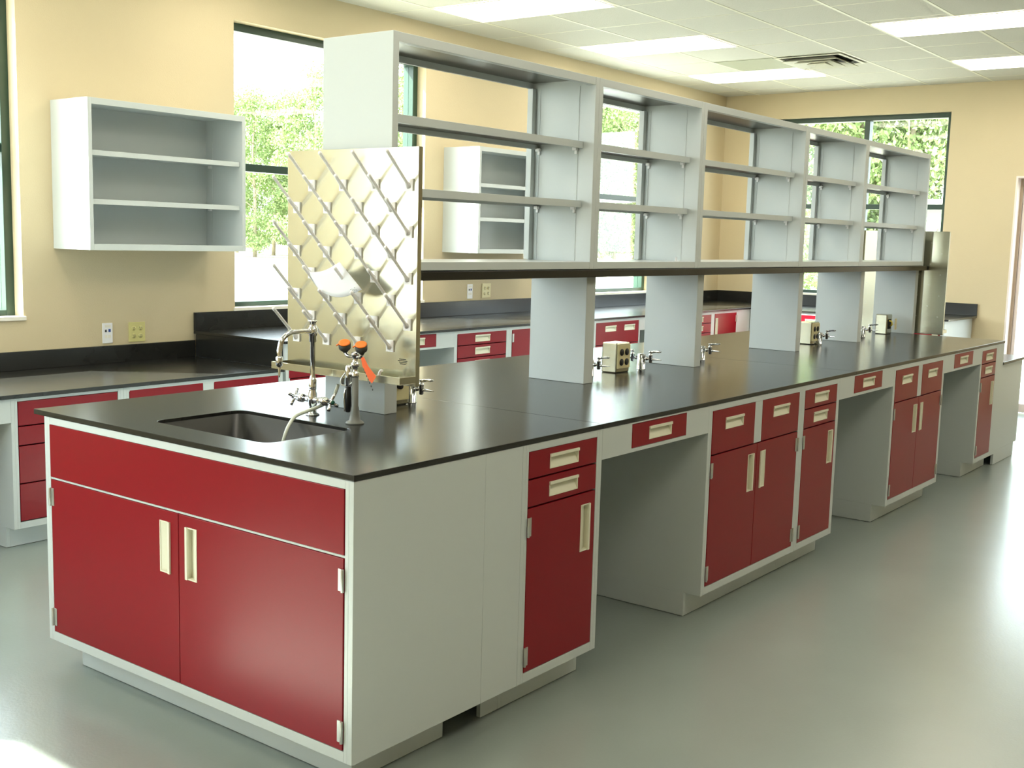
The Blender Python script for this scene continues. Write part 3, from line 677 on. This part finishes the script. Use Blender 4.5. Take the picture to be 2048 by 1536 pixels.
# wall cabinets
def wallcab(label, x0, w):
    t = thing('wall_cabinet', label, 'wall cabinet', (x0, 3.42, 1.42)); h = .808; d = .359; s = .024
    b = B(); box(b, 0, 0, 0, s, d, h); box(b, w-s, 0, 0, w, d, h); box(b, s, 0, h-.034, w-s, .018, h); box(b, s, .018, h-.018, w-s, d, h)
    box(b, s, 0, 0, w-s, .018, .034); box(b, s, .018, 0, w-s, d, .018); box(b, s, d-.012, .018, w-s, d, h-.018); obj('body', b, M['paint'], t, .001)
    for z in (.535, .275):
        b = B(); box(b, s+.003, .022, z-.028, w-s-.003, .036, z); box(b, s+.003, .036, z-.016, w-s-.003, d-.016, z); sh = obj('shelf', b, M['paint'], t, .001)
        for xx, sg in ((s, 1), (w-s, -1)):
            b = B(); box(b, min(xx, xx+sg*.016), d-.07, z-.034, max(xx, xx+sg*.016), d-.05, z-.017); obj('shelf_clip', b, M['white'], sh)
    for xx, sg in ((s, 1), (w-s, -1)):
        b = B(); box(b, min(xx, xx+sg*.003), d-.075, .04, max(xx, xx+sg*.003), d-.055, h-.06)
        obj('shelf_standard', b, M['paint'], t)
    return t
wallcab('open grey wall cabinet with two shelves at the left, above the power outlets', 1.402, 1.053)
wallcab('open grey wall cabinet with two shelves seen through the first shelving unit', 4.690, 1.06)
# wall plates
def outlets(x0, z0, label, matn, dark=False):
    t = thing('wall_outlet', label, 'power outlet', (x0, 3.779, z0)); w, h = .112, .118
    b = B(); box(b, 0, -.006, 0, w, 0, h); obj('cover_plate', b, M[matn], t, .002)
    for i in range(2):
        for j in range(2):
            b = B(); cx, cz = .032+.047*i, .036+.045*j
            lathe(b, [(.0145, 0), (.0145, .0015), (0, .002)], (cx, -.006, cz), (0, -1, 0), seg=18); s_ = obj('socket', b, M[matn], t)
            b = B(); box(b, cx-.007, -.0089, cz, cx-.0045, -.008, cz+.009); box(b, cx+.0045, -.0089, cz, cx+.007, -.008, cz+.009); box(b, cx-.002, -.0089, cz-.009, cx+.002, -.008, cz-.005); obj('slots', b, M['ink'], s_)
def dataplate(x0, z0, label):
    t = thing('data_outlet', label, 'data outlet', (x0, 3.779, z0)); w, h = .066, .118
    b = B(); box(b, 0, -.006, 0, w, 0, h); obj('cover_plate', b, M['white'], t, .002)
    b = B(); box(b, .015, -.0075, .066, .026, -.006, .080); obj('phone_jack', b, M['ink'], t)
    b = B(); box(b, .038, -.0075, .066, .052, -.006, .082); obj('network_jack', b, M['blue'], t)
    b = B(); box(b, .014, -.007, .092, .052, -.006, .106); box(b, .014, -.007, .03, .030, -.006, .048); box(b, .036, -.007, .03, .052, -.006, .048); obj('blank_insert', b, M['sill'], t)
dataplate(1.693, .872, 'white data outlet plate on the wall below the left wall cabinet')
outlets(1.868, .870, 'ivory double power outlet on the wall below the left wall cabinet', 'ivory')
dataplate(5.005, 1.045, 'white data outlet plate on the wall seen under the first shelving unit')
outlets(5.195, 1.048, 'cream double power outlet on the wall seen under the first shelving unit', 'cream')

# ------------------------------------------------------------------ outdoors
GZ = -.30
b = B(); box(b, -60, YL+.5, GZ-.2, 160, 170, GZ); box(b, XF+.5, -90, GZ-.2, 160, YL+.5, GZ); box(b, -60, -90, GZ-.2, XN-.5, YL+.5, GZ); struct('ground', b, M['ground'])
def leafy(bm, c, r, n, s, sz=1):
    for _ in range(n):
        d = Vector((random.gauss(0, 1), random.gauss(0, 1), random.gauss(0, 1))).normalized()*(random.random()**.4)
        p = c+Vector((d.x*r, d.y*r, d.z*r*sz)); a = Vector((random.gauss(0, 1), random.gauss(0, 1), random.gauss(0, .7))).normalized(); q = a.orthogonal().normalized()
        k = s*random.uniform(.6, 1.3); q.rotate(Matrix.Rotation(random.random()*6, 3, a)); w = a.cross(q)
        bm.faces.new([bm.verts.new(p+v) for v in (q*k, w*k*.55, -q*k, -w*k*.55)])
def make_tree(kind):
    t = bpy.data.objects.new('tree', None); COL.objects.link(t)
    h = 12 if kind != 1 else 14
    b = B(); tube(b, [(0, 0, 0), (.15, .1, h*.35), (-.1, .1, h*.65), (.1, 0, h*.92)], [.16, .04], seg=7, sub=4)
    for k in range(9):
        z = h*(.3+.065*k); a = random.random()*6.3; l = random.uniform(1.2, 2.6)
        tube(b, [(0, 0, z), (math.cos(a)*l*.5, math.sin(a)*l*.5, z+.5), (math.cos(a)*l, math.sin(a)*l, z+1.3)], [.05, .015], seg=5, sub=2)
    obj('trunk', b, M['bark'], t)
    b = B()
    for k in range(34):
        z = h*(.08+.89*(k/33)); sp = (2.6 if kind == 0 else 2.0)*math.sin(PI*min(1, .25+.72*k/34))+.4; a = random.random()*6.3
        leafy(b, Vector((math.cos(a)*sp*random.uniform(.3, 1), math.sin(a)*sp*random.uniform(.3, 1), z)), random.uniform(.9, 1.5), 430 if kind == 0 else 300, .105 if kind != 1 else .085, .7)
    obj('foliage', b, M['leaf2'] if kind == 1 else M['leaf'], t, fixn=False)
    return t
protos = [make_tree(0), make_tree(1), make_tree(2)]
used = set()
def tree(kind, x, y, s, label, group):
    p = protos[kind]; t = p if kind not in used else copy_tree(p); used.add(kind)
    t.location = (x, y, GZ); t.rotation_euler = (0, 0, random.random()*6.3); t.scale = (s, s, s*random.uniform(.92, 1.08)); tag(t, label, 'tree', group)
C0 = Vector((-2.09, -2.12)); 
def at(px, depth):
    u = (px-1024)/2270.6; f = Vector((.7883, .6019)).normalized(); r_ = Vector((f.y, -f.x)); p = C0+f*depth+r_*u*depth; return p
G1 = 'trees of the wood beyond the pale ground, seen through the left wall windows'
for i_, px in enumerate(range(400, 1330, 36)):
    p = at(px+random.uniform(-8, 8), 80+(i_ % 3)*7+random.uniform(-1, 1)); tree(random.choice((0, 0, 2)), p.x, p.y, (.92 if px < 760 else 1.15)*random.uniform(.9, 1.1), 'green leafy tree of the wood behind the pale ground outside the left wall windows', G1)
for px in (-90, -30, 20):
    p = at(px, 60); tree(2, p.x, p.y, .9, 'green leafy tree of the wood behind the pale ground outside the left wall windows', G1)
G2 = 'trees close outside the far wall window'
for px, dpt, kd in ((1540, 40, 2), (1590, 36, 0), (1640, 42, 1), (1690, 37, 0), (1740, 41, 1), (1790, 36, 2), (1835, 41, 1), (1880, 37, 0), (1925, 42, 1), (1975, 38, 2)):
    p = at(px, dpt); tree(kd, p.x, p.y, random.uniform(.75, .92), 'tall thin green tree close outside the far wall window', G2)
# parked car outside window 3
p = at(1232, 13.4)
t = thing('parked_car', 'silver car parked outside the left wall window, seen below the ledge', 'car', (p.x, p.y, GZ), .1)
b = B(); prism(b, [(-2.2, .30), (2.2, .30), (2.25, .62), (2.0, .80), (1.1, .92), (-1.7, .95), (-2.2, .85)], 'y', -.85, .85); obj('body', b, M['carpaint'], t, .05)
b = B(); prism(b, [(-1.6, .94), (1.0, .92), (.45, 1.34), (-1.1, 1.36)], 'y', -.74, .74); obj('cabin', b, M['carpaint'], t, .04)
b = B(); prism(b, [(-1.42, .97), (.82, .95), (.38, 1.29), (-1.05, 1.31)], 'y', -.747, .747); obj('car_window', b, M['carglass'], t)
for sx in (-1.4, 1.35):
    for sy in (-.86, .66): b = B(); lathe(b, [(.31, 0), (.32, .03), (.32, .17), (.31, .20)], (sx, sy, .32), (0, 1, 0), seg=24); obj('wheel', b, M['black'], t)
# pale green shed beyond the far window
p = at(1880, 24)
t = thing('shed', 'pale green building wall outside the right part of the far window', 'building', (p.x, p.y, GZ), .0)
b = B(); box(b, -.5, -4.0, 0, 3.5, .65, 2.75); obj('wall', b, M['shed'], t)
b = B(); box(b, -.7, -4.2, 2.75, 3.7, .85, 2.85); obj('roof', b, M['sill'], t)
p = at(520, 29); q = at(900, 29)
b = B(); ang = math.atan2(q.y-p.y, q.x-p.x); L_ = (q-p).length
for k in range(900):
    x = random.uniform(-4, L_+6); y = random.uniform(-.12, .12)
    b.faces.new([b.verts.new(v) for v in ((x-.02, y, 0), (x+.02, y, 0), (x+random.uniform(-.06, .06), y+random.uniform(-.05, .05), random.uniform(.03, .09)))])
o = obj('grass_strip', b, M['grass'], loc=(p.x, p.y, GZ), rotz=ang, fixn=False); tag(o, 'thin strip of grass across the pale ground outside the left wall windows', 'grass', kind='stuff')
